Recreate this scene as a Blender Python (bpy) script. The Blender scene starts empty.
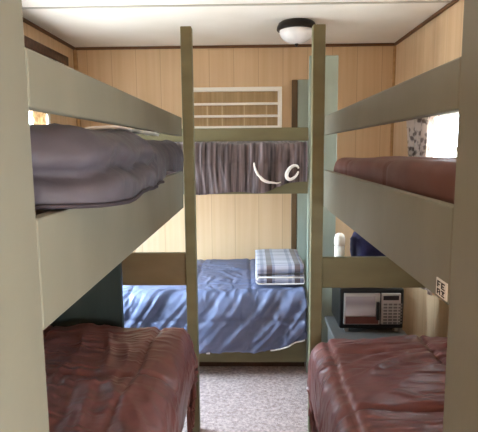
import bpy, bmesh, math, random
from mathutils import Vector, Matrix, noise
random.seed(4)
S = bpy.context.scene
COL = S.collection
PI = math.pi

# ------------------------------------------------------------------ helpers
def lin(c):
    return tuple(((v/255)/12.92 if v/255 <= .04045 else ((v/255+.055)/1.055)**2.4) for v in c) + (1,)

def mat_base(name, rough=.6, spec=.3):
    m = bpy.data.materials.new(name); m.use_nodes = True
    nt = m.node_tree; b = nt.nodes['Principled BSDF']
    b.inputs['Roughness'].default_value = rough
    b.inputs['Specular IOR Level'].default_value = spec
    return m, nt, b

def N(nt, t, **k):
    n = nt.nodes.new(t)
    for a, v in k.items(): setattr(n, a, v)
    return n

def ramp(nt, fac, stops):
    r = N(nt, 'ShaderNodeValToRGB')
    e = r.color_ramp.elements
    while len(e) > len(stops): e.remove(e[-1])
    while len(e) < len(stops): e.new(1)
    for q, (p, c) in zip(e, stops): q.position = p; q.color = c
    nt.links.new(fac, r.inputs['Fac'])
    return r.outputs['Color']

def m_noise(name, c1, c2, scale=(8, 8, 8), rough=.6, bump=0., bscale=None, spec=.3, detail=4, sheen=0.):
    m, nt, b = mat_base(name, rough, spec)
    tc = N(nt, 'ShaderNodeTexCoord'); mp = N(nt, 'ShaderNodeMapping')
    mp.inputs['Scale'].default_value = scale
    nt.links.new(tc.outputs['Object'], mp.inputs['Vector'])
    n = N(nt, 'ShaderNodeTexNoise'); n.inputs['Scale'].default_value = 1; n.inputs['Detail'].default_value = detail
    nt.links.new(mp.outputs[0], n.inputs['Vector'])
    nt.links.new(ramp(nt, n.outputs['Fac'], [(.3, lin(c1)), (.7, lin(c2))]), b.inputs['Base Color'])
    if sheen:
        b.inputs['Sheen Weight'].default_value = sheen; b.inputs['Sheen Roughness'].default_value = .5
    if bump:
        n2 = N(nt, 'ShaderNodeTexNoise'); n2.inputs['Scale'].default_value = bscale or 60; n2.inputs['Detail'].default_value = 3
        nt.links.new(tc.outputs['Object'], n2.inputs['Vector'])
        bp = N(nt, 'ShaderNodeBump'); bp.inputs['Strength'].default_value = bump; bp.inputs['Distance'].default_value = .01
        nt.links.new(n2.outputs['Fac'], bp.inputs['Height']); nt.links.new(bp.outputs[0], b.inputs['Normal'])
    return m

def m_cloth(name, c1, c2, rough, ms, crease, dist=.03, rough_spec=.3, rot=.5):
    m = m_noise(name, c1, c2, (9, 9, 9), rough, 0, spec=rough_spec)
    nt = m.node_tree; b = nt.nodes['Principled BSDF']
    tc = N(nt, 'ShaderNodeTexCoord'); mp = N(nt, 'ShaderNodeMapping')
    mp.inputs['Scale'].default_value = ms; mp.inputs['Rotation'].default_value = (0, 0, rot)
    nt.links.new(tc.outputs['Object'], mp.inputs['Vector'])
    n = N(nt, 'ShaderNodeTexNoise', noise_type='RIDGED_MULTIFRACTAL')
    n.inputs['Scale'].default_value = 1; n.inputs['Detail'].default_value = 3; n.inputs['Distortion'].default_value = .6
    nt.links.new(mp.outputs[0], n.inputs['Vector'])
    k = N(nt, 'ShaderNodeTexNoise'); k.inputs['Scale'].default_value = 2.6; k.inputs['Detail'].default_value = 1
    nt.links.new(tc.outputs['Object'], k.inputs['Vector'])
    kk = ramp(nt, k.outputs['Fac'], [(.36, (.12, .12, .12, 1)), (.62, (1, 1, 1, 1))])
    mu = N(nt, 'ShaderNodeMath', operation='MULTIPLY'); nt.links.new(n.outputs['Fac'], mu.inputs[0]); nt.links.new(kk, mu.inputs[1])
    bp = N(nt, 'ShaderNodeBump'); bp.inputs['Strength'].default_value = crease; bp.inputs['Distance'].default_value = dist
    nt.links.new(mu.outputs[0], bp.inputs['Height']); nt.links.new(bp.outputs[0], b.inputs['Normal'])
    return m

def m_plain(name, c, rough=.5, metal=0., spec=.4):
    m, nt, b = mat_base(name, rough, spec)
    b.inputs['Base Color'].default_value = lin(c); b.inputs['Metallic'].default_value = metal
    return m

def m_panel(name, axis, c1, c2, cg):
    """sheet panelling: vertical grain, thin vertical grooves every 0.2 m or so"""
    m, nt, b = mat_base(name, .5, .3)
    tc = N(nt, 'ShaderNodeTexCoord'); sp = N(nt, 'ShaderNodeSeparateXYZ')
    nt.links.new(tc.outputs['Object'], sp.inputs[0])
    mp = N(nt, 'ShaderNodeMapping'); mp.inputs['Scale'].default_value = (22, 22, .7)
    nt.links.new(tc.outputs['Object'], mp.inputs['Vector'])
    n = N(nt, 'ShaderNodeTexNoise'); n.inputs['Scale'].default_value = 1; n.inputs['Detail'].default_value = 5
    nt.links.new(mp.outputs[0], n.inputs['Vector'])
    col = ramp(nt, n.outputs['Fac'], [(.3, lin(c1)), (.72, lin(c2))])
    mm = N(nt, 'ShaderNodeMath', operation='PINGPONG'); mm.inputs[1].default_value = .1016
    nt.links.new(sp.outputs[axis], mm.inputs[0])
    lt = N(nt, 'ShaderNodeMath', operation='LESS_THAN'); lt.inputs[1].default_value = .0028
    nt.links.new(mm.outputs[0], lt.inputs[0])
    mx = N(nt, 'ShaderNodeMix', data_type='RGBA'); mx.inputs['B'].default_value = lin(cg)
    ml = N(nt, 'ShaderNodeMath', operation='MULTIPLY'); ml.inputs[1].default_value = .55
    nt.links.new(lt.outputs[0], ml.inputs[0]); nt.links.new(ml.outputs[0], mx.inputs['Factor'])
    nt.links.new(col, mx.inputs['A']); nt.links.new(mx.outputs['Result'], b.inputs['Base Color'])
    return m

def m_glass(name):
    m = bpy.data.materials.new(name); m.use_nodes = True; nt = m.node_tree; nt.nodes.clear()
    o = N(nt, 'ShaderNodeOutputMaterial'); t = N(nt, 'ShaderNodeBsdfTransparent'); g = N(nt, 'ShaderNodeBsdfGlossy')
    g.inputs['Roughness'].default_value = .05
    t.inputs['Color'].default_value = (.95, .97, .97, 1)
    x = N(nt, 'ShaderNodeMixShader'); x.inputs[0].default_value = .06
    nt.links.new(t.outputs[0], x.inputs[1]); nt.links.new(g.outputs[0], x.inputs[2]); nt.links.new(x.outputs[0], o.inputs[0])
    return m

def link(name, bm, mat, parent=None, smooth=False, mods=(), auto=None):
    """bm is in world coordinates; the object's origin goes to the middle of its bounds"""
    if len(bm.verts):
        lo = Vector([min(v.co[i] for v in bm.verts) for i in range(3)])
        hi = Vector([max(v.co[i] for v in bm.verts) for i in range(3)])
        c = (lo+hi)/2
    else: c = Vector()
    bmesh.ops.translate(bm, verts=bm.verts, vec=-c)
    bmesh.ops.recalc_face_normals(bm, faces=bm.faces) if not smooth else None
    me = bpy.data.meshes.new(name); bm.to_mesh(me); bm.free()
    if mat: me.materials.append(mat)
    if smooth:
        for p in me.polygons: p.use_smooth = True
    o = bpy.data.objects.new(name, me); COL.objects.link(o)
    w = world_of(parent) if parent else Vector()
    o.parent = parent; o.location = c - w
    return o

def world_of(o):
    v = Vector()
    while o: v = v + o.location; o = o.parent
    return v

def add_box(bm, x0, x1, y0, y1, z0, z1, bev=0., seg=2):
    r = bmesh.ops.create_cube(bm, size=1)
    vs = r['verts']
    for v in vs:
        v.co = Vector((x0+(v.co.x+.5)*(x1-x0), y0+(v.co.y+.5)*(y1-y0), z0+(v.co.z+.5)*(z1-z0)))
    if bev:
        es = list({e for v in vs for e in v.link_edges})
        bmesh.ops.bevel(bm, geom=es, offset=bev, segments=seg, profile=.5, affect='EDGES')

def box(name, b, mat, parent=None, bev=0., seg=2, smooth=False):
    bm = bmesh.new(); add_box(bm, *b, bev=bev, seg=seg)
    o = link(name, bm, mat, parent)
    if smooth:
        for p in o.data.polygons: p.use_smooth = True
    return o

def boxes(name, bs, mat, parent=None, bev=0.):
    bm = bmesh.new()
    for b in bs: add_box(bm, *b, bev=bev)
    return link(name, bm, mat, parent)

def tube_bm(bm, pts, r, seg=8, cap=True):
    pts = [Vector(p) for p in pts]; rings = []
    for i, p in enumerate(pts):
        d = (pts[min(i+1, len(pts)-1)] - pts[max(i-1, 0)]).normalized()
        a = d.orthogonal().normalized() if i == 0 else (a - d*a.dot(d)).normalized()
        b = d.cross(a)
        rr = r[i] if isinstance(r, (list, tuple)) else r
        rings.append([bm.verts.new(p + (a*math.cos(2*PI*k/seg) + b*math.sin(2*PI*k/seg))*rr) for k in range(seg)])
    for q, w in zip(rings, rings[1:]):
        for k in range(seg): bm.faces.new((q[k], q[(k+1) % seg], w[(k+1) % seg], w[k]))
    if cap: bm.faces.new(rings[0][::-1]); bm.faces.new(rings[-1])

def tube(name, pts, r, mat, parent=None, seg=8):
    bm = bmesh.new(); tube_bm(bm, pts, r, seg)
    bmesh.ops.recalc_face_normals(bm, faces=bm.faces)
    o = link(name, bm, mat, parent)
    for p in o.data.polygons: p.use_smooth = True
    return o

def lathe(name, cx, cy, prof, mat, parent=None, seg=40):
    """prof: (radius, z) from one end to the other"""
    bm = bmesh.new(); rings = []
    for r, z in prof:
        if r < 1e-5: rings.append([bm.verts.new((cx, cy, z))])
        else: rings.append([bm.verts.new((cx+r*math.cos(2*PI*k/seg), cy+r*math.sin(2*PI*k/seg), z)) for k in range(seg)])
    for q, w in zip(rings, rings[1:]):
        for k in range(seg):
            l = (k+1) % seg
            if len(q) == 1 and len(w) == 1: continue
            if len(q) == 1: bm.faces.new((q[0], w[l], w[k]))
            elif len(w) == 1: bm.faces.new((q[k], q[l], w[0]))
            else: bm.faces.new((q[k], q[l], w[l], w[k]))
    bmesh.ops.recalc_face_normals(bm, faces=bm.faces)
    o = link(name, bm, mat, parent)
    for p in o.data.polygons: p.use_smooth = True
    return o

def tag(o, label, cat, group=None):
    o['label'] = label; o['category'] = cat
    if group: o['group'] = group
    return o

def thing(name, label, cat, loc, group=None):
    o = bpy.data.objects.new(name, None); COL.objects.link(o); o.location = loc; o.empty_display_size = .1
    return tag(o, label, cat, group)

def struct(o):
    if o.parent is None: o['kind'] = 'structure'
    return o

# ------------------------------------------------------------------ materials
PANEL_X = m_panel('panelling_across', 'X', (200, 168, 131), (212, 183, 148), (166, 136, 106))
PANEL_Y = m_panel('panelling_along', 'Y', (200, 168, 131), (212, 183, 148), (166, 136, 106))
CEIL = m_noise('ceiling_board', (240, 234, 224), (247, 242, 234), (3, 3, 3), .8, .12, 40)
CARPET = m_noise('carpet_pile', (168, 146, 142), (224, 204, 200), (55, 55, 55), .95, .8, 160, spec=.05, detail=8)
PAINT = m_noise('taupe_painted_wood', (115, 112, 98), (124, 121, 106), (5, 5, 3), .55, .06, 30)
PAINT_O = m_noise('olive_painted_wood', (106, 101, 74), (116, 111, 83), (4, 14, 14), .55, .06, 30)
PAINT_G = m_noise('grey_green_painted_wood', (142, 154, 142), (156, 168, 156), (14, 14, 2), .55, .06, 30)
DARK_PANEL = m_noise('shade_darkened_teal_board', (46, 58, 58), (56, 69, 68), (10, 10, 2), .5, .05, 30)  # shade of the lower bunk is put into this dark colour
DKWOOD = m_noise('dark_stained_wood', (58, 36, 24), (80, 52, 36), (6, 30, 30), .45, .1, 40)
TANWOOD = m_noise('tan_wood_trim', (168, 132, 88), (190, 152, 106), (4, 4, 30), .5)
DKTRIM = m_noise('brown_wood_trim', (92, 62, 38), (112, 78, 50), (4, 4, 30), .5)
WHITE = m_noise('white_enamel', (236, 232, 222), (242, 238, 230), (4, 4, 4), .4)
GLASS = m_glass('window_glass')
TICK = m_noise('mattress_ticking', (196, 190, 180), (208, 202, 192), (20, 20, 20), .9, .1, 120)
BROWN = m_cloth('brown_quilt_cloth', (112, 68, 64), (130, 80, 75), .42, (5, 17, 9), 1., .05, .45, .6)
BROWN2 = m_cloth('chocolate_quilt_cloth', (94, 58, 50), (106, 66, 56), .55, (9, 5, 9), .5, .02)
GREYQ = m_cloth('charcoal_violet_quilt_cloth', (70, 65, 72), (82, 77, 84), .6, (9, 16, 12), .7, .02, .25, .8)
BLUEQ = m_cloth('steel_blue_quilt_cloth', (102, 110, 140), (113, 121, 152), .5, (14, 6, 5), .8, .025, .3, .4)
DARKQ = m_noise('dark_ribbed_quilt_cloth', (26, 21, 24), (132, 118, 121), (60, 3, 3), .7, .1, 220, spec=.2, sheen=.2)
PIPING = m_noise('white_piping', (226, 222, 218), (238, 234, 230), (20, 20, 20), .7)
DKHEM = m_noise('dark_hem', (44, 38, 44), (58, 50, 56), (20, 20, 20), .8)
NAVY = m_noise('navy_nylon', (26, 26, 58), (38, 36, 78), (9, 9, 9), .55, .1, 150)
BLACK = m_noise('black_plastic', (20, 19, 19), (30, 29, 28), (9, 9, 9), .35)
STEEL = m_plain('brushed_silver', (196, 194, 192), .32, .75)
BRONZE = m_plain('oil_rubbed_bronze', (38, 32, 28), .4, .6)

# ------------------------------------------------------------------ room shell
XL, XR, YB, YF, ZC = -1.46, 1.19, 4.22, -1.6, 2.345
struct(box('floor', (XL-.1, XR+.1, YF-.1, YB+.1, -.06, 0), CARPET))
struct(box('ceiling', (XL-.1, XR+.1, YF-.1, YB+.1, ZC, ZC+.06), CEIL))

def side_wall(name, x0, x1, mat, wy0, wy1, wz0, wz1):
    return struct(boxes(name, [(x0, x1, YF-.1, wy0, 0, ZC), (x0, x1, wy1, YB+.1, 0, ZC),
                               (x0, x1, wy0, wy1, 0, wz0), (x0, x1, wy0, wy1, wz1, ZC)], mat))
LW = (2.60, 3.62, .60, 1.80)     # left window: y0 y1 z0 z1
RW = (2.84, 3.42, 1.36, 1.735)
side_wall('wall_left', XL-.08, XL, PANEL_Y, *LW)
# right wall: side window and, behind the camera, a low window added for light
NW = (-1.50, -.02, .15, 1.18)
struct(boxes('wall_right', [(XR, XR+.08, YF-.1, NW[0], 0, ZC), (XR, XR+.08, NW[0], NW[1], NW[3], ZC), (XR, XR+.08, NW[0], NW[1], 0, NW[2]), (XR, XR+.08, NW[1], RW[0], 0, ZC),
                            (XR, XR+.08, RW[1], YB+.1, 0, ZC), (XR, XR+.08, RW[0], RW[1], 0, RW[2]), (XR, XR+.08, RW[0], RW[1], RW[3], ZC)], PANEL_Y))
struct(box('wall_back', (XL, XR, YB, YB+.08, 0, ZC), PANEL_X))
struct(box('wall_front', (XL, XR, YF-.08, YF, 0, ZC), PANEL_X))
# ceiling seam strips and edge mouldings
struct(box('trim_1', (XL, XR, 3.045, 3.07, ZC-.006, ZC), m_noise('seam_strip', (176, 172, 160), (190, 186, 174), (3, 3, 3), .6), bev=.002))
struct(box('trim_2', (XL, XR, YB-.018, YB, ZC-.022, ZC), DKTRIM, bev=.004))
struct(box('trim_3', (XL, XL+.018, YF, YB-.018, ZC-.022, ZC), DKTRIM, bev=.004))
struct(box('trim_4', (XR-.018, XR, YF, YB-.018, ZC-.022, ZC), DKTRIM, bev=.004))
struct(box('trim_5', (XL, XL+.03, YB-.03, YB, .0, ZC-.022), TANWOOD, bev=.006))
struct(box('trim_6', (XR-.022, XR, YB-.022, YB, .0, ZC-.022), TANWOOD, bev=.006))

def side_window(name, x_in, sgn, w):
    """frame set in the wall opening; sgn +1 when the room lies on +X of it"""
    y0, y1, z0, z1 = w; f = .045
    xa, xb = sorted((x_in - sgn*.07, x_in + sgn*.012))
    o = struct(boxes(name, [(xa, xb, y0, y0+f, z0, z1), (xa, xb, y1-f, y1, z0, z1), (xa, xb, y0+f, y1-f, z0, z0+f), (xa, xb, y0+f, y1-f, z1-f, z1)], WHITE, bev=.004))
    xm = x_in - sgn*.04
    box('pane', (xm-.002, xm+.002, y0+f, y1-f, z0+f, z1-f), GLASS, o)
    zz = (z0+z1)/2 - .06
    box('meeting_rail', (xm-.015, xm+.015, y0+f, y1-f, zz-.015, zz+.015), WHITE, o)
    return o
side_window('window_2', XL, 1, LW)
side_window('window_3', XR, -1, RW)
side_window('added_light_window', XR, -1, NW)  # unseen opening, added to light the near left boards

# slatted white window on the back wall
wx0, wx1, wz0, wz1 = -.565, .262, 1.668, 2.008
yb = YB
w1 = struct(boxes('window_1', [(wx0, wx1, yb-.03, yb, wz1-.035, wz1), (wx0, wx1, yb-.03, yb, wz0, wz0+.024),
                               (wx0, wx0+.03, yb-.03, yb, wz0+.024, wz1-.035), (wx1-.034, wx1, yb-.03, yb, wz0+.024, wz1-.035)], WHITE, bev=.003))
for z in (1.872, 1.772): box('glazing_bar', (wx0+.03, wx1-.034, yb-.026, yb-.004, z-.010, z+.010), WHITE, w1, bev=.003)
bk = box('backing_board', (wx0+.03, wx1-.034, yb-.006, yb-.001, wz0+.024, wz1-.035), m_noise('tan_board', (150, 124, 88), (178, 150, 112), (30, 30, 1), .5), w1)
boxes('mullion', [(x-.006, x+.006, yb-.012, yb-.006, wz0+.024, wz1-.14) for x in (-.36, -.235, -.05, .135)], m_noise('pale_strip', (186, 164, 128), (196, 174, 138), (9, 9, 9), .5), bk)

# ------------------------------------------------------------------ bunk frames
TH = .025
ZB0, ZB1, ZR0, ZR1 = 1.212, 1.394, 1.565, 1.655

def bunk_side(sgn, label, plane, ynear, y_end, post_x, wall_x, post_near0):
    """sgn -1: left bunk; +1: right bunk. plane = aisle face of the boards"""
    t = thing('bunk_bed', label, 'bunk bed', (plane, (ynear+y_end)/2, 0), 'built-in bunk beds')
    xa, xb = sorted((plane, plane + sgn*TH))
    box('side_board', (xa, xb, ynear, y_end, ZB0, ZB1), PAINT, t, .003)
    box('guard_rail', (xa, xb, ynear, y_end, ZR0, ZR1), PAINT, t, .004)
    box('post', (post_x[0], post_x[1], y_end+.001, y_end+.058, 0, 2.083), PAINT_O, t, .004)['label'] = 'slim far corner post'
    box('post', (xa, xb, post_near0, ynear-.0015, 0, 2.083), PAINT, t, .003)['label'] = 'wide near corner post'
    w0, w1_ = sorted((plane + sgn*(TH+.002), wall_x - sgn*.002))
    box('upper_deck', (w0, w1_, post_near0, y_end-.002, ZB0+.02, ZB0+.045), PAINT_O, t)
    d0, d1 = sorted((plane + sgn*.082, wall_x - sgn*.002)); e0, e1 = sorted((plane + sgn*.055, plane + sgn*.08))
    box('lower_deck', (d0, d1, post_near0, y_end-.002, .26, .285), PAINT_O, t)
    box('side_board', (e0, e1, ynear, y_end, .13, .30), PAINT, t, .003)['label'] = 'low side board of the bottom bunk'
    wl = thing
    # wall-side posts
    p0, p1 = sorted((wall_x - sgn*.002, wall_x - sgn*.06))
    return t, (w0, w1_), (p0, p1)

bl, lw, lp = bunk_side(-1, 'taupe painted bunk bed on the left with grey comforter on its top bunk', -.335, .76, 2.45, (-.333, -.280), XL, .56)
br_, rw, rp = bunk_side(1, 'taupe painted bunk bed on the right with a printed sticker on its side board', .36, .885, 2.45, (.300, .360), XR, .72)
# far-end boards between post and wall
o = box('end_board', (-.667, -.334, 2.475, 2.50, .805, .977), m_noise('brown_painted_board', (104, 90, 66), (116, 101, 76), (4, 14, 14), .5), bl, .004); o['label'] = 'dark brown board across the far end'
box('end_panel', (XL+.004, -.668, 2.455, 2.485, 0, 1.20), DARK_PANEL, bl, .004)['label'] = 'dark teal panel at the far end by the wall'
box('end_board', (.362, XR-.004, 2.475, 2.50, .790, .950), PAINT_O, br_, .004)['label'] = 'olive board across the far end'
box('post', (XR-.06, XR-.004, 2.503, 2.55, 0, ZB1), PAINT_O, br_, .004)
# sticker on the right side board
st = box('sticker', (.3580, .3598, .889, .941, 1.219, 1.252), m_noise('sticker_paper', (214, 210, 204), (226, 222, 216), (9, 9, 9), .6), br_)
st['label'] = 'white printed sticker'
ink = m_plain('black_ink', (30, 27, 27), .6)
def ink_marks():
    bm = bmesh.new()
    def r(u0, u1, v0, v1):   # u: 0 far edge .. 1 near edge ; v: 0 bottom .. 1 top
        y0, y1 = .941-u1*.052, .941-u0*.052
        add_box(bm, .3573, .3579, y0, y1, 1.219+v0*.033, 1.219+v1*.033)
    # two rows of bold blocky characters, as in a small stencilled plate
    r(.12, .22, .5, .88); r(.22, .42, .8, .88); r(.22, .36, .64, .71)
    r(.5, .6, .5, .88); r(.6, .82, .8, .88); r(.6, .76, .64, .71); r(.6, .82, .5, .57)
    r(.12, .2, .08, .42); r(.2, .38, .34, .42); r(.34, .42, .22, .36); r(.2, .38, .2, .26); r(.34, .42, .08, .2)
    r(.5, .82, .34, .42); r(.62, .74, .2, .34); r(.5, .82, .08, .15)
    return bm
link('lettering', ink_marks(), ink, st)
# bolt heads on the left board and the end panel
# ---- back bunk, lying across the room
BX0, BX1, BY0, BY1 = XL+.003, .366, 3.175, YB-.004
t3 = thing('bunk_bed', 'olive painted bunk bed across the back wall with striped dark comforter on top', 'bunk bed', ((BX0+BX1)/2, BY0, 0), 'built-in bunk beds')
box('guard_rail', (BX0, BX1, BY0, BY0+TH, 1.549, 1.632), PAINT_O, t3, .004)
box('side_board', (BX0, BX1, BY0, BY0+TH, 1.213, 1.385), PAINT_O, t3, .004)
box('side_board', (BX0, BX1, BY0, BY0+TH, .075, .30), PAINT_O, t3, .004)['label'] = 'low side board of the bottom bunk'
box('plinth', (BX0, BX1, BY0+.10, BY0+.12, 0, .21), DKWOOD, t3)['label'] = 'dark recessed kick board'
box('post', (BX1+.001, .547, BY0, BY0+.024, 0, 2.070), PAINT_G, t3, .004)['label'] = 'wide grey-green front post'
box('post', (.392, .547, BY1-.026, BY1, 0, 2.062), PAINT_G, t3, .004)['label'] = 'wide grey-green rear post'
box('corner_batten', (.345, .390, BY1-.03, BY1, 0, 2.06), m_noise('mid_brown_wood', (84, 66, 44), (104, 82, 56), (20, 20, 2), .5), t3, .003)['label'] = 'dark upright batten beside the rear post'
box('upper_deck', (BX0, BX1, BY0+TH+.002, BY1-.032, 1.232, 1.257), PAINT_O, t3)
box('lower_deck', (BX0, BX1, BY0+TH+.002, BY1-.032, .215, .240), PAINT_O, t3)
box('end_rail', (BX1+.001, BX1+.026, BY0+.026, BY1-.03, 1.213, 1.385), PAINT_G, t3, .003)
box('end_rail', (BX1+.001, BX1+.026, BY0+.026, BY1-.03, .075, .30), PAINT_G, t3, .003)

# ------------------------------------------------------------------ mattresses
def mattress(b, label):
    o = box('mattress', b, TICK, None, .03, 4, True)
    return tag(o, label, 'mattress', 'bunk mattresses')

# ------------------------------------------------------------------ comforters
def rn(p, k=1.6):
    n = noise.noise(p)
    return (1-min(1., abs(n)*k))
def fold(sd, r):
    if sd <= 0: return 0., 0.
    th = sd/r
    if th < PI/2: return r*math.sin(th), r*(1-math.cos(th))
    return r, r + sd - r*PI/2

def comforter(name, mp, A, B, ztop, r, drop, mat, wr, da=.014, db=.014, end0=None, end1=None, rend=.05, rend0=.02, thick=.02, sag=None, tuck=0., bulge=0.):
    """cloth laid on a bed. a: 0 at the wall .. A at the open edge, then down by drop(b).
    b: 0..B along the bed; end0/end1: drop at that end. mp(a, b, z) -> world."""
    A0 = A(B) if callable(A) else A
    a_flat = A0 - r
    top = a_flat + r*PI/2
    dmax = max(drop(i*B/40) for i in range(41))
    na = max(4, int(round((top + dmax)/da)))
    def lb(i, n):
        e0 = (rend0*PI/2 - rend0 + end0) if end0 else 0
        e1 = (rend*PI/2 - rend + end1) if end1 else 0
        return -e0 + (B + e0 + e1)*i/n
    nb = int(round(B/db))
    P = []
    for i in range(nb+1):
        t = lb(i, nb); row = []
        e = 0; b = t
        if end1 and t > B - rend:
            ob, e = fold(t-(B-rend), rend); b = B - rend + ob
        elif end0 and t < rend0:
            ob, e = fold(rend0-t, rend0); b = rend0 - ob
        d = drop(max(0, min(B, t)))
        tot = top + max(.001, d - r)
        for j in range(na+1):
            s = tot*j/na
            o, dz = fold(s - a_flat, r)
            a = min(s, a_flat) + o
            if callable(A): a *= A(max(0, min(B, t)))/A0
            q = max(0., dz - r*.6)
            if bulge and d > 0: a += bulge*math.sin(min(1, dz/max(d, .01))*PI*.75)
            if tuck: a -= tuck*q*q
            z = ztop - dz - e + (sag(a, b) if sag else 0)
            row.append((Vector((a, b, z)), s, t))
        P.append(row)
    V = [[None]*(na+1) for _ in range(nb+1)]
    for i in range(nb+1):
        for j in range(na+1):
            p, s, t = P[i][j]
            du = P[i][min(j+1, na)][0] - P[i][max(j-1, 0)][0]
            dv = P[min(i+1, nb)][j][0] - P[max(i-1, 0)][j][0]
            n = du.cross(dv)
            n = n.normalized() if n.length > 1e-9 else Vector((0, 0, 1))
            V[i][j] = p + n*wr(s, t, top, p)
    bm = bmesh.new()
    W = [[bm.verts.new(mp(*V[i][j])) for j in range(na+1)] for i in range(nb+1)]
    for i in range(nb):
        for j in range(na): bm.faces.new((W[i][j], W[i][j+1], W[i+1][j+1], W[i+1][j]))
    bmesh.ops.recalc_face_normals(bm, faces=bm.faces)
    c = sum((f.normal.z*f.calc_area() for f in bm.faces))
    if c < 0: bmesh.ops.reverse_faces(bm, faces=bm.faces)
    edge = [W[i][na].co.copy() for i in range(nb+1)]
    end = [W[nb][j].co.copy() for j in range(na+1)]
    o = link(name, bm, mat, None, smooth=True)
    sd = o.modifiers.new('thickness', 'SOLIDIFY'); sd.thickness = thick; sd.offset = -1
    return o, edge, end

def seam(x, period, w=.012):
    d = abs((x/period) - round(x/period))*period
    return math.exp(-(d/w)**2)

def quilt(seed, ang, amp=.012, fine=.006, pa=.5, pb=.5, puff=.012, stretch=4., f1=5., f2=13., oa=0., ob=0., region=None, crease=0., f3=9.):
    ca, sa = math.cos(ang), math.sin(ang)
    def wr(s, t, top, p):
        wob = noise.noise(Vector((s*3, t*3, seed+7)))*.02
        u, v = s*ca + t*sa, -s*sa + t*ca
        u += noise.noise(Vector((s*2.2, t*2.2, seed+3)))*.16
        v += noise.noise(Vector((s*2.2, t*2.2, seed+5)))*.16
        g = rn(Vector((u*f1, v*f1/stretch, seed)))**3
        h = rn(Vector((u*f2, v*f2/stretch, seed+11)), 1.8)**2.2
        m = .25 + .75*max(0, min(1, .5 + 1.2*noise.noise(Vector((s*1.8, t*1.8, seed+19)))))
        if region: m *= region(s, t)
        d = amp*g*m + fine*h*m + .010*noise.noise(Vector((s*4, t*4, seed+23)))
        if crease:
            c1 = rn(Vector((u*f3, v*f3/stretch, seed+31)), 3.2)
            c2 = rn(Vector((u*f3*1.7, v*f3*1.7/stretch, seed+37)), 3.2)
            d += m*(crease*c1 + crease*.5*c2)
        d -= puff*max(seam(s+oa+wob, pa), seam(t+ob+wob, pb))
        return d
    return wr

# left lower
BED0 = {-1: .782, 1: .905}       # each bed begins just past its near post
mattress((lw[0]+.01, lw[1]-.07, .81, 2.32, .288, .50), 'mattress of the left lower bunk under a brown comforter')
def mpL(a, b, z): return Vector((XL+.02+a, BED0[-1]+b, z))
AL = (-.316) - (XL+.02)
o, e, _ = comforter('comforter', mpL, AL, 1.620, .630, .085, lambda b: .40, BROWN,
    quilt(2.3, .25, .018, .010, .52, .56, .016, 4.5, 4.5, 11, oa=.06, ob=.1, crease=.013, f3=9), end1=.22, rend=.07, tuck=.30, bulge=.02, thick=.014, da=.010, db=.010)
tag(o, 'shiny brown comforter on the left lower bunk, hanging over the aisle edge', 'comforter', 'comforters on the bunks')

# right lower
mattress((rw[0]+.07, rw[1]-.01, .94, 2.32, .288, .43), 'mattress of the right lower bunk under a brown comforter')
def mpR(a, b, z): return Vector((XR-.02-a, BED0[1]+b, z))
AR = XR-.02 - .328
o, e, _ = comforter('comforter', mpR, AR, 1.490, .556, .09, lambda b: .40, BROWN,
    quilt(9.1, 1.15, .026, .010, .46, .50, .016, 4., 4.6, 11, oa=.12, ob=.2, crease=.014, f3=9), end0=.10, end1=.2, rend=.045, tuck=.25, bulge=.03, thick=.014, da=.010, db=.010)
tag(o, 'rumpled brown comforter on the right lower bunk in front of the microwave', 'comforter', 'comforters on the bunks')

# left upper, grey
mattress((lw[0]+.01, lw[1]-.06, .81, 2.32, ZB0+.05, 1.41), 'mattress of the left upper bunk under a grey comforter')
def dropLU(b):
    y = LU0 + b
    k = 1/(1+math.exp((y-1.50)/.07))
    n = max(0, min(1, (y-.88)/.15))
    return .116 + .016*k*n + .006*(1-k) + .008*math.sin(y*9)
def quiltLU(s, t, top, p):
    q = _qlu(s, t, top, p)
    y = LU0 + t
    k = 1/(1+math.exp((y-1.45)/.05))
    w = max(0, min(1, (s-(top-.12))/.1))
    q += .026*k*w
    q -= .036*seam(s-(top+.0)+.008*math.sin(y*26), 5., .014)*k
    return q
_qlu = quilt(17.7, .9, .014, .006, 5, .62, .012, 3., 5., 13, ob=.40, crease=.007, f3=11)
LU0 = .64
def mpLU(a, b, z): return Vector((XL+.02+a, LU0+b, z))
def profLU(b):
    y = LU0 + b
    q = max(0, min(1, (y-.79)/.20)); near = .118*(1-q*q*(3-2*q))
    return ALU - near - .046/(1+math.exp((1.75-y)/.10))
ALU = (-.300) - (XL+.02)
o, e, _ = comforter('comforter', mpLU, profLU, 1.762, 1.532, .07, dropLU, GREYQ, quiltLU, da=.009, db=.010, rend=.04, bulge=.01, thick=.018)
tag(o, 'grey violet comforter bulging over the left upper bunk board', 'comforter', 'comforters on the bunks')
hem = [p + Vector((.002, 0, -.002)) for p in e if p.y < 1.62][::3]
tube('hem_piping', hem, .0045, DKHEM, o)['label'] = 'dark hem along the hanging edge'

# right upper, brown, lying flat inside the board
mattress((rw[0]+.06, rw[1]-.01, .94, 2.32, ZB0+.05, 1.375), 'mattress of the right upper bunk under a flat brown comforter')
ARU = XR-.02 - .402
o, e, _ = comforter('comforter', mpR, ARU, 1.482, 1.452, .03, lambda b: .085, BROWN2,
    quilt(31.3, .5, .010, .006, .5, .6, .006, 5, 4, 10), end1=.06, rend=.035, sag=lambda a, b: .022*max(0, 1-b/1.2))
tag(o, 'flat brown comforter on the right upper bunk, tucked inside its board', 'comforter', 'comforters on the bunks')

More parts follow.
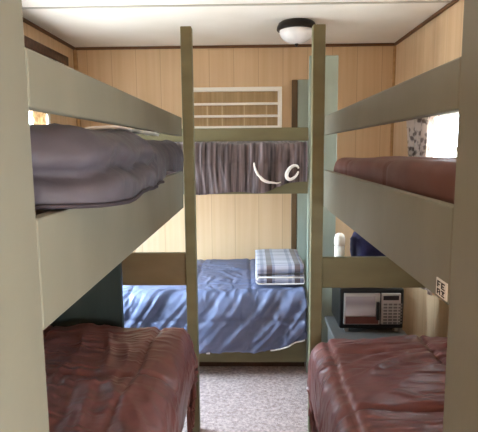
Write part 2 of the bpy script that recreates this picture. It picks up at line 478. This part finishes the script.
# back lower, blue
mattress((BX0+.03, BX1-.03, BY0+.08, BY1-.05, .243, .47), 'mattress of the back lower bunk under a blue comforter')
def mpB(a, b, z): return Vector((BX0+.012+b, BY1-.04-a, z))
AB = (BY1-.04) - (BY0-.034)
LB = BX1 - BX0 - .024
def dropB(b):
    x = BX0 + b
    return .375 - .10*max(0, (x-.05)/.3)**1.3
def quiltB(s, t, top, p):
    d = _qb(s, t, top, p)
    w = max(0, min(1, (s-(top-.16))/.15))
    u = t + (s-top)*.85 + .04*noise.noise(Vector((s*3, t*3, 2)))
    d += w*(.012*rn(Vector((u*8, s*1.0, 3.4)), 3.)**1 + .008*rn(Vector((u*15, s*1.6, 6.4)), 3.)) if w > 0 else 0
    d += w*(.030*rn(Vector((u*9, s*1.2, 4.4)), 1.3)**2 + .014*rn(Vector((u*21, s*2, 8.4)), 1.5)**2)
    return d
_qb = quilt(41.9, -.5, .008, .006, .40, .40, .010, 4., 6, 16, oa=.03, ob=.16, crease=.006, f3=10)
o, e, _ = comforter('comforter', mpB, AB, LB, .555, .06, dropB, BLUEQ, quiltB, da=.011, db=.010, tuck=.0, bulge=.02, thick=.016)
tag(o, 'steel blue comforter on the back lower bunk with wrinkles down its front', 'comforter', 'comforters on the bunks')
hem = [p + Vector((0, -.006, -.002)) for p in e if p.x > .12][::2]
if len(hem) > 3: tube('hem_piping', hem, .005, PIPING, o)['label'] = 'white piped hem'
box('care_tag', (-.305, -.28, BY0-.008, BY0-.004, .135, .175), PIPING, o)['label'] = 'small white care tag'

# back upper, dark ribbed
mattress((BX0+.03, BX1-.03, BY0+.08, BY1-.05, 1.26, 1.43), 'mattress of the back upper bunk under a dark striped comforter')
def dropBU(b):
    x = BX0 + b
    k = 1/(1+math.exp(-(x-.13)/.035))
    return .305 - .065*k + .008*math.sin(x*14)
def quiltBU(s, t, top, p):
    w = max(0, min(1, (s-(top-.14))/.1))
    u = t + .03*noise.noise(Vector((s*4, t*4, 2))) + (s-top)*.12*math.sin(t*5)
    return .006*noise.noise(Vector((s*5, t*5, 9))) + w*(.018*rn(Vector((u*15, s*1.0, 14.4)), 1.8) + .010*rn(Vector((u*38, s*2, 18.4)), 1.5)**2) - .008*seam(s-(top+.07), 5, .012)
o, e, _ = comforter('comforter', mpB, AB, LB, 1.528, .045, dropBU, DARKQ, quiltBU, da=.012, db=.008, bulge=.012, thick=.016, sag=lambda a, b: .06*max(0, 1-a/.85))
tag(o, 'dark ribbed comforter with white edging hanging over the back upper bunk board', 'comforter', 'comforters on the bunks')
yy = BY0 - .066
arc = [(.02+.11*(k/10)**1.6, yy+.004, 1.415-.125*math.sin(k/10*PI/2)) for k in range(11)] + [(.165, yy+.004, 1.285), (.19, yy+.004, 1.292)]
tube('piping', arc, [.004+.006*math.sin(PI*k/12) for k in range(13)], PIPING, o)['label'] = 'white edging in a curved fold'
ring = [(.262+.034*math.cos(a)+.016*math.sin(a), yy+.002, 1.352+.043*math.sin(a)) for a in [2*PI*k/20*.93+.6 for k in range(21)]]
tube('piping', ring, [.006+.006*abs(math.sin(PI*k/20)) for k in range(21)], PIPING, o)['label'] = 'white edging in a loop'

# folded white sheet lying on the grey comforter
def sheet():
    bm = bmesh.new(); n, m = 30, 10; rows = []
    for i in range(n+1):
        row = []
        for j in range(m+1):
            y = 1.74 + .60*i/n; x = -.60 + .18*j/m + .012*math.sin(y*5)
            row.append(bm.verts.new((x, y, 1.580 + .006*noise.noise(Vector((x*8, y*8, 5))) - .012*abs(2*j/m-1)**6)))
        rows.append(row)
    for i in range(n):
        for j in range(m): bm.faces.new((rows[i][j], rows[i][j+1], rows[i+1][j+1], rows[i+1][j]))
    o = link('folded_sheet', bm, PIPING, None, smooth=True)
    sd = o.modifiers.new('thickness', 'SOLIDIFY'); sd.thickness = .012; sd.offset = 0
    return tag(o, 'thin white folded sheet lying on the grey comforter of the left upper bunk', 'sheet')
sheet()

# ------------------------------------------------------------------ folded plaid blanket
def m_plaid():
    m, nt, b = mat_base('plaid_fleece', .9, .1)
    b.inputs['Sheen Weight'].default_value = .3
    tc = N(nt, 'ShaderNodeTexCoord'); sp = N(nt, 'ShaderNodeSeparateXYZ')
    nt.links.new(tc.outputs['Object'], sp.inputs[0])
    def stripes(sock, period, stops):
        a = N(nt, 'ShaderNodeMath', operation='MULTIPLY'); a.inputs[1].default_value = 1/period
        f = N(nt, 'ShaderNodeMath', operation='FRACT')
        nt.links.new(sock, a.inputs[0]); nt.links.new(a.outputs[0], f.inputs[0])
        c = ramp(nt, f.outputs[0], stops); c.node.color_ramp.interpolation = 'CONSTANT'
        return c
    L, M_, D, Bn = lin((214, 212, 222)), lin((168, 170, 188)), lin((120, 122, 146)), lin((128, 112, 110))
    sx = stripes(sp.outputs['X'], .19, [(0, L), (.30, M_), (.42, L), (.52, Bn), (.72, M_), (.82, L)])
    ad = N(nt, 'ShaderNodeMath', operation='ADD')
    nt.links.new(sp.outputs['Y'], ad.inputs[0]); nt.links.new(sp.outputs['Z'], ad.inputs[1])
    sy = stripes(ad.outputs[0], .13, [(0, L), (.28, M_), (.42, L), (.56, D), (.76, L), (.86, M_)])
    mx = N(nt, 'ShaderNodeMix', data_type='RGBA', blend_type='MULTIPLY'); mx.inputs['Factor'].default_value = .75
    nt.links.new(sx, mx.inputs['A']); nt.links.new(sy, mx.inputs['B'])
    nt.links.new(mx.outputs['Result'], b.inputs['Base Color'])
    return m
PLAID = m_plaid()
def folded_blanket():
    """one long cloth folded back and forth; the profile runs in Y-Z, swept along X with a soft wobble"""
    x0, x1, y0, y1, z0 = .035, .355, 3.31, 3.86, .578
    lay, th = 4, .034
    prof = []
    for k in range(lay):
        z = z0 + th*(k+.5)
        ya, ybk = (y0+.012*(k % 2), y1-.01*k) if k % 2 == 0 else (y0+.010, y1-.012*k)
        seq = [ya+(ybk-ya)*i/14 for i in range(15)]
        if k % 2 == 0: seq = seq[::-1]          # back to front, then round the fold, front to back
        prof += [(y, z) for y in seq]
        if k < lay-1:
            yc = seq[-1]; s = -1 if k % 2 == 0 else 1
            for q in range(1, 6):
                a = -PI/2 + PI*q/6
                prof.append((yc + s*th*.5*math.cos(a), z + th*.5 + th*.5*math.sin(a)))
    bm = bmesh.new(); n = 22; rows = []
    hw = th*.40
    for i in range(n+1):
        u = i/n; x = x0 + (x1-x0)*u; row = []
        for j, (y, z) in enumerate(prof):
            w = .006*noise.noise(Vector((x*9, y*9, z*6)))
            lift = .012*noise.noise(Vector((x*4, y*4, 3.3)))*(z-z0)/.13
            row.append(bm.verts.new((x + .012*noise.noise(Vector((y*6, z*20, 1)))*(2*u-1), y + w, z + w*.4 + lift + .008*(1-abs(2*u-1)**4)*(z-z0)/.13)))
        rows.append(row)
    for i in range(n):
        for j in range(len(prof)-1): bm.faces.new((rows[i][j], rows[i][j+1], rows[i+1][j+1], rows[i+1][j]))
    o = link('folded_blanket', bm, PLAID, None, smooth=True)
    sd = o.modifiers.new('thickness', 'SOLIDIFY'); sd.thickness = th*.86; sd.offset = 0
    return o
fb = tag(folded_blanket(), 'grey and white plaid blanket folded on the blue comforter', 'blanket')
tube('binding', [(.04, 3.302, .690), (.036, 3.288, .66), (.036, 3.286, .60), (.05, 3.284, .588), (.2, 3.282, .586), (.355, 3.284, .588), (.362, 3.284, .605), (.355, 3.284, .632), (.2, 3.282, .634), (.05, 3.284, .632), (.044, 3.285, .61)], .006, PIPING, fb)['label'] = 'white bound edge'

# ------------------------------------------------------------------ nightstand, microwave and what stands on it
ns = thing('nightstand', 'low grey nightstand behind the right bunk, holding the microwave', 'nightstand', (.685, 2.855, 0))
GREYP = m_noise('grey_laminate', (84, 83, 82), (98, 96, 94), (6, 6, 6), .5)
box('top', (.47, .90, 2.62, 3.09, .405, .430), GREYP, ns, .004)
box('carcass', (.49, .88, 2.66, 3.07, .03, .404), GREYP, ns, .003)
box('drawer', (.51, .86, 2.642, 2.659, .22, .39), GREYP, ns, .003)
box('drawer', (.51, .86, 2.642, 2.659, .05, .21), GREYP, ns, .003)
for x in (.50, .82):
    for y in (2.68, 3.01): box('leg', (x, x+.05, y, y+.05, 0, .03), BLACK, ns)
mw = thing('microwave', 'black microwave with silver front on the nightstand behind the right bunk', 'microwave', (.69, 2.97, .431))
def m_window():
    return m_noise('door_glass_painted_reflection', (118, 110, 122), (208, 204, 214), (2, 2, 9), .12, spec=.8, detail=1)  # pale reflection painted into the glass colour
mx0, mx1, my, mz0, mz1 = .515, .885, 2.80, .452, .690
box('case', (mx0, mx1, my, my+.29, mz0, mz1), BLACK, mw, .008)
dr = box('door', (mx0+.022, .745, my-.014, my-.001, mz0+.03, mz1-.022), STEEL, mw, .003)
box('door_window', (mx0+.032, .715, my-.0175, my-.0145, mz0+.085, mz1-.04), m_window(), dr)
box('lower_strip', (mx0+.032, .735, my-.0175, my-.0145, mz0+.035, mz0+.078), m_noise('reddish_painted_reflection', (96, 60, 58), (128, 84, 78), (9, 9, 9), .3), dr)  # reddish reflection painted in as the strip's colour
hd = box('handle', (.722, .738, my-.034, my-.016, mz0+.06, mz1-.07), BLACK, dr, .004)
kp = box('control_panel', (.752, mx1-.022, my-.014, my-.001, mz0+.03, mz1-.022), STEEL, mw, .003)
btn = m_plain('grey_button', (120, 118, 118), .5)
dk = m_plain('dark_display', (34, 32, 34), .3)
box('display', (.762, mx1-.034, my-.016, my-.0145, mz1-.062, mz1-.036), dk, kp)
for r in range(7):
    for c in range(4):
        x = .764 + c*.0285; z = mz1 - .082 - r*.0185
        box('button', (x, x+.022, my-.0165, my-.0145, z-.011, z), btn, kp)
for x in (mx0+.03, mx1-.05): box('foot', (x, x+.026, my+.01, my+.036, .431, mz0+.002), m_plain('pale_rubber', (176, 172, 170), .7), mw, .003)
for x in (mx0+.03, mx1-.05): box('foot', (x, x+.026, my+.24, my+.266, .431, mz0+.002), m_plain('pale_rubber_rear', (176, 172, 170), .7), mw, .003)

# navy bag on the microwave
def bag():
    root = thing('duffel_bag', 'slumped navy bag on top of the microwave', 'bag', (.74, 2.95, .692))
    bm = bmesh.new(); n, k = 20, 28; rings = []
    for i in range(n+1):
        u = i/n; z = .694 + .335*u
        hw = (.140 - .04*u - .10*max(0, u-.8)**1.2*2) * (1 if u > .05 else .9)
        hd_ = (.115 - .05*u**2) * (.9 if u < .05 else 1)
        cxx = .745 - .035*u; ring = []
        for j in range(k):
            a = 2*PI*j/k; ca, sa = math.cos(a), math.sin(a)
            p = Vector((cxx + hw*math.copysign(abs(ca)**.7, ca), 2.945 + hd_*math.copysign(abs(sa)**.7, sa), z))
            d = .012*noise.noise(p*14) + .008*rn(p*22)**2
            if 0 < i < n: p += Vector((ca, sa, 0))*d
            ring.append(bm.verts.new(p))
        rings.append(ring)
    for q, w in zip(rings, rings[1:]):
        for j in range(k): bm.faces.new((q[j], q[(j+1) % k], w[(j+1) % k], w[j]))
    bm.faces.new(rings[0][::-1]); bm.faces.new(rings[-1])
    o = link('body', bm, NAVY, root, smooth=True)
    tube('strap', [(.63, 2.93, 1.026), (.64, 2.93, 1.055), (.70, 2.93, 1.065), (.75, 2.93, 1.05), (.76, 2.93, 1.026)], .009, NAVY, root)
    return root
bag()
bo = thing('plastic_canister', 'white rounded plastic canister beside the navy bag', 'canister', (.525, 2.90, .692))
lathe('body', .525, 2.90, [(0, .692), (.027, .692), (.030, .70), (.030, .93), (0, .93)], WHITE, bo)
lathe('lid', .525, 2.90, [(0, .9305), (.031, .9305), (.032, .95), (.031, .975), (.026, .993), (.014, 1.002), (0, 1.004)], WHITE, bo)

# ------------------------------------------------------------------ ceiling light
lx, ly = .316, 3.49
cl = thing('ceiling_light', 'dome ceiling light with bronze rim and frosted glass bowl', 'ceiling light', (lx, ly, ZC))
lathe('rim', lx, ly, [(.0, ZC-.001), (.108, ZC-.001), (.122, ZC-.010), (.133, ZC-.034), (.135, ZC-.050), (.130, ZC-.056), (.119, ZC-.056), (.116, ZC-.046), (0, ZC-.046)], BRONZE, cl)
ALAB = m_noise('frosted_bowl_glass', (222, 220, 222), (240, 238, 238), (14, 14, 14), .25, spec=.5)
lathe('bowl', lx, ly, [(.117, ZC-.057)] + [(.117*math.cos(k/14*PI/2), ZC-.057-.085*math.sin(k/14*PI/2)) for k in range(1, 15)], ALAB, cl)
lathe('finial', lx, ly, [(0, ZC-.141), (.012, ZC-.141), (.014, ZC-.147), (.009, ZC-.152), (.010, ZC-.156), (0, ZC-.160)], BRONZE, cl, 16)

# ------------------------------------------------------------------ shelf high on the left wall
sh = thing('wall_shelf', 'dark brown shelf high on the left wall near the ceiling', 'shelf', (XL, 3.5, 2.15))
box('board', (XL+.002, XL+.075, 2.2, 3.84, 2.165, 2.205), DKWOOD, sh, .004)
for y in (3.79, 2.8): box('bracket', (XL+.002, XL+.060, y, y+.03, 2.105, 2.164), WHITE, sh, .003)
box('lip', (XL+.076, XL+.086, 2.2, 3.84, 2.135, 2.20), DKWOOD, sh, .002)

# ------------------------------------------------------------------ curtains
def curtain(x, y0, y1, z0, z1, mat, label, sgn):
    root = thing('curtain', label, 'curtain', (x, (y0+y1)/2, z0), 'window curtains')
    bm = bmesh.new(); n, k = 40, 14; rows = []
    for i in range(n+1):
        u = i/n; row = []
        for j in range(k+1):
            v = j/k
            spread = 1 - .25*math.sin(v*PI)**1
            y = (y0+y1)/2 + (u-.5)*(y1-y0)*spread
            row.append(bm.verts.new((x + sgn*(.02 + .016*math.sin(u*30 + v*1.5) + .006*noise.noise(Vector((u*6, v*5, 3)))), y, z0 + (z1-z0)*v)))
        rows.append(row)
    for i in range(n):
        for j in range(k): bm.faces.new((rows[i][j], rows[i+1][j], rows[i+1][j+1], rows[i][j+1]))
    o = link('cloth', bm, mat, root, smooth=True)
    sd = o.modifiers.new('thickness', 'SOLIDIFY'); sd.thickness = .003; sd.offset = 0
    return root
def m_floral(name, base, dark):
    m, nt, b = mat_base(name, .85, .1)
    tc = N(nt, 'ShaderNodeTexCoord'); v = N(nt, 'ShaderNodeTexVoronoi'); v.inputs['Scale'].default_value = 24
    n = N(nt, 'ShaderNodeTexNoise'); n.inputs['Scale'].default_value = 30; n.inputs['Detail'].default_value = 2
    nt.links.new(tc.outputs['Object'], n.inputs['Vector']); nt.links.new(tc.outputs['Object'], v.inputs['Vector'])
    a = N(nt, 'ShaderNodeMath', operation='MULTIPLY'); nt.links.new(v.outputs['Distance'], a.inputs[0]); nt.links.new(n.outputs['Fac'], a.inputs[1])
    nt.links.new(ramp(nt, a.outputs[0], [(.15, lin(dark)), (.26, lin(base))]), b.inputs['Base Color'])
    # thin cloth lets daylight through
    t = N(nt, 'ShaderNodeBsdfTranslucent'); t.inputs['Color'].default_value = lin(base)
    mx = N(nt, 'ShaderNodeMixShader'); mx.inputs[0].default_value = .35
    out = nt.nodes['Material Output']
    nt.links.new(b.outputs[0], mx.inputs[1]); nt.links.new(t.outputs[0], mx.inputs[2]); nt.links.new(mx.outputs[0], out.inputs[0])
    return m
c1 = curtain(XR, 3.13, 3.80, .55, 1.70, m_floral('floral_curtain_cloth', (226, 214, 206), (70, 50, 46)), 'white floral curtain at the right side window', -1)
tube('rod', [(XR-.02, 2.66, 1.712), (XR-.02, 3.80, 1.712)], .007, DKWOOD, c1)['label'] = 'dark curtain rod'
c2 = curtain(XL, 3.25, 3.535, 1.58, 1.80, m_floral('beige_curtain_cloth', (214, 196, 168), (150, 122, 92)), 'short beige patterned curtain at the left side window', 1)
tube('rod', [(XL+.02, 2.86, 1.812), (XL+.02, 3.68, 1.812)], .007, DKWOOD, c2)['label'] = 'dark curtain rod'

# ------------------------------------------------------------------ light and camera
w = bpy.data.worlds.new('daylight'); S.world = w; w.use_nodes = True
nt = w.node_tree; bg = nt.nodes['Background']
tc = N(nt, 'ShaderNodeTexCoord'); sp = N(nt, 'ShaderNodeSeparateXYZ')
nt.links.new(tc.outputs['Generated'], sp.inputs[0])
cr = ramp(nt, sp.outputs['Z'], [(0, (.60, .60, .60, 1)), (.08, (.70, .85, 1., 1)), (1, (.62, .81, 1., 1))])
# Generated Z runs -1..1 on the sky: the ground half stays at the first stop
nt.links.new(cr, bg.inputs['Color'])
bg.inputs['Strength'].default_value = 28.0

def portal(name, loc, rot, sx, sy):
    l = bpy.data.lights.new(name, 'AREA'); l.shape = 'RECTANGLE'; l.size = sx; l.size_y = sy
    l.cycles.is_portal = True
    o = bpy.data.objects.new(name, l); COL.objects.link(o); o.location = loc; o.rotation_euler = rot
    return o
portal('left_window_daylight', (XL-.075, (LW[0]+LW[1])/2, (LW[2]+LW[3])/2), (0, -PI/2, 0), LW[3]-LW[2], LW[1]-LW[0])
portal('right_window_daylight', (XR+.075, (RW[0]+RW[1])/2, (RW[2]+RW[3])/2), (0, PI/2, 0), RW[3]-RW[2], RW[1]-RW[0])
portal('added_window_daylight', (XR+.075, (NW[0]+NW[1])/2, (NW[2]+NW[3])/2), (0, PI/2, 0), NW[3]-NW[2], NW[1]-NW[0])  # guides sky light through the added low opening

# warm fill light added behind the camera, without any fixture
l = bpy.data.lights.new('added_warm_fill', 'POINT'); l.energy = 6; l.color = (1., .74, .42); l.shadow_soft_size = .12
o = bpy.data.objects.new('added_warm_fill', l); COL.objects.link(o); o.location = (.15, -.75, 2.25)

cam = bpy.data.cameras.new('camera'); co = bpy.data.objects.new('camera', cam); COL.objects.link(co)
cam.sensor_fit = 'HORIZONTAL'; cam.sensor_width = 36; cam.lens = 36*495/478; cam.clip_start = .02
p, ya, ro = math.radians(7.7), math.radians(1.39), math.radians(-.5)
fw = Vector((-math.sin(ya)*math.cos(p), math.cos(ya)*math.cos(p), -math.sin(p)))
rt = Vector((math.cos(ya), math.sin(ya), 0)); up = rt.cross(fw)
rt, up = rt*math.cos(ro) + up*math.sin(ro), up*math.cos(ro) - rt*math.sin(ro)
M = Matrix((rt, up, -fw)).transposed().to_4x4(); M.translation = Vector((0, 0, 1.5))
co.matrix_world = M
S.camera = co
vs = S.view_settings
vs.view_transform = 'Standard'; vs.look = 'None'; vs.gamma = 1; vs.use_curve_mapping = False
vs.exposure = 1.1
S.cycles.max_bounces = 10; S.cycles.diffuse_bounces = 6
